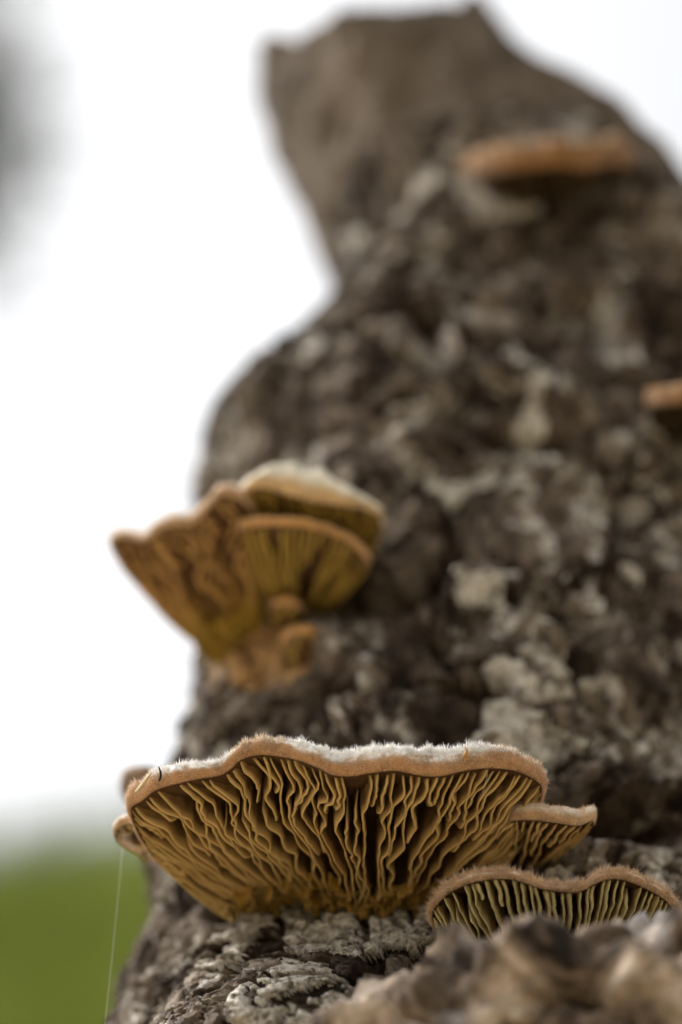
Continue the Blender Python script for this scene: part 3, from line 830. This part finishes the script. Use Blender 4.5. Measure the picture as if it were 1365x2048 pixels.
bracket("bracket_fungus", "small hoof-shaped bud with orange-brown top and dark olive underside, lowest of the cluster",
        [(575, 1320, 0.622), (572, 1284, 0.614), (590, 1270, 0.609), (615, 1268, 0.607), (638, 1276, 0.610), (646, 1298, 0.616), (642, 1320, 0.622)],
        [(584, 1336), (610, 1340), (638, 1332)], mms(1, 1.6, 2.2, 2.2, 1.8, 1.2), 12, GR, seed=59, gill_depth=0.002, M=50, cap_mat=M_CAP_ORANGE, gill_mat=M_GILL_OLIVE, sag=0.003)
# up near the shoulder and at the far side
bracket("bracket_fungus", "thick orange-brown bracket fungus near the trunk's broken shoulder",
        [(938, 392, 0.712), (945, 356, 0.700), (985, 350, 0.686), (1050, 340, 0.678), (1120, 334, 0.676), (1180, 340, 0.680), (1230, 325, 0.690), (1244, 345, 0.702)],
        [(956, 400), (1020, 402), (1090, 396), (1150, 390), (1215, 372)], mms(4, 7, 8.5, 8.5, 8.5, 8.5, 9, 6), 30, GR, seed=61, gill_depth=0.006, M=90, cap_mat=M_CAP_RUST, gill_mat=M_UNDER_SHADE, flesh_mat=M_UNDER_SHADE, bulge=0.003)
bracket("bracket_fungus", "orange-brown bracket fungus on the far flank of the trunk, dark beneath",
        [(1303, 838, 0.648), (1298, 818, 0.638), (1330, 812, 0.628), (1380, 810, 0.624), (1440, 814, 0.628), (1480, 830, 0.644)],
        [(1316, 850), (1360, 856), (1420, 856), (1465, 848)], mms(3, 4.5, 5, 5, 4.5, 3), 26, GR, seed=67, gill_depth=0.006, M=80, cap_mat=M_CAP_RUST, gill_mat=M_UNDER_SHADE, flesh_mat=M_UNDER_SHADE, bulge=0.002)

# tan mycelium crust running down the bark from the sideways bracket
def build_crust():
    nx, ny = 44, 36
    V = []
    for j in range(ny):
        for i in range(nx):
            px = 405 + 260 * i / (nx - 1); py = 1235 + 170 * j / (ny - 1)
            w = hit(px, py)
            if w is None: w = P(px, py, 0.66); e = 1.0
            else:
                e = ((px - 520 + (py - 1310) * 0.35) / 92) ** 2 + ((py - 1312) / 62) ** 2
            V.append((w, e))
    w = np.array([v[0] for v in V]); e = np.array([v[1] for v in V])
    e = e + 0.7 * fbm(w * 130, 5, 4)
    r = -(w - CAM) / np.linalg.norm(w - CAM, axis=1)[:, None]
    w = w + r * (0.0014 * (1 - np.clip(e, 0, 2)) + 0.0008 * fbm(w * 330, 6, 3))[:, None]
    f = grid_faces(ny, nx); f = f[e[f].min(1) < 1.25]
    mesh_obj("mycelium_crust", w, f, plain("mycelium_tan", (0.34, 0.20, 0.085), 0.9, 0.6, 130), A[0])
build_crust()

# ------------------------------------------------------------------ small debris and spider threads
def tube_obj(name, pts, radii, mat, label, cat, n=6, group=None, flat=1.0):
    pts = smooth_poly(pts, 18); rr = np.interp(np.linspace(0, 1, 18), np.linspace(0, 1, len(radii)), radii)
    V = []
    for i in range(18):
        d = pts[min(i + 1, 17)] - pts[max(i - 1, 0)]; d /= np.linalg.norm(d)
        s = np.cross(d, [0.1, 1, 0.2]); s /= np.linalg.norm(s); t = np.cross(d, s)
        for k in range(n):
            an = 2 * math.pi * k / n
            V.append(pts[i] + rr[i] * (s * math.cos(an) + t * math.sin(an) * flat))
    F = [tuple(int(x) for x in q) for q in grid_faces(18, n, True)] + [tuple(range(n))[::-1], tuple(range(17 * n, 18 * n))]
    o = mesh_obj(name, V, F, mat, origin=tuple(pts[0]))
    o["label"] = label; o["category"] = cat
    if group: o["group"] = group
    return o
M_THORN = plain("dry_bud_scale", (0.46, 0.25, 0.07), 0.6, 0.3, 900, 0.3)
M_STRAW = plain("dry_straw", (0.48, 0.37, 0.20), 0.7, 0.3, 600, 0.2)
M_TWIG = plain("black_twig", (0.03, 0.024, 0.02), 0.8, 0.3, 600)
M_SILK = plain("spider_silk", (0.8, 0.8, 0.76), 0.35, 0.05, 600, 0.6)
tube_obj("bud_scale", [P(936, 1530, 0.533), P(931, 1512, 0.532), P(934, 1502, 0.532), P(931, 1493, 0.532)], [0.0007, 0.0006, 0.00035, 0.00005], M_THORN, "tiny pointed orange-brown scale standing upright on the largest bracket's top", "plant debris", flat=0.5)
tube_obj("straw_fragment", [P(272, 1585, 0.541), P(288, 1566, 0.540), P(303, 1545, 0.540)], [0.00035, 0.0004, 0.00012], M_STRAW, "dry straw blade stuck on the outer end of the largest bracket's top", "plant debris", flat=0.4)
tube_obj("twig_fragment", [P(319, 1562, 0.538), P(322, 1548, 0.5375), P(318, 1533, 0.5375)], [0.0002, 0.00024, 0.0001], M_TWIG, "tiny black twig sticking up beside the straw blade", "plant debris")
tube_obj("spider_thread", [P(246, 1690, 0.5575), P(238, 1780, 0.556), P(228, 1880, 0.554), P(206, 2090, 0.548)], [0.000022] * 3, M_SILK, "fine pale spider thread hanging from the tiny curled lobe against the green", "spider thread", n=4)
tube_obj("spider_thread", [P(976, 1548, 0.531), P(970, 1572, 0.531), P(964, 1598, 0.534)], [0.00003] * 3, M_SILK, "short spider thread stretched across the gills of the largest bracket", "spider thread", n=4)
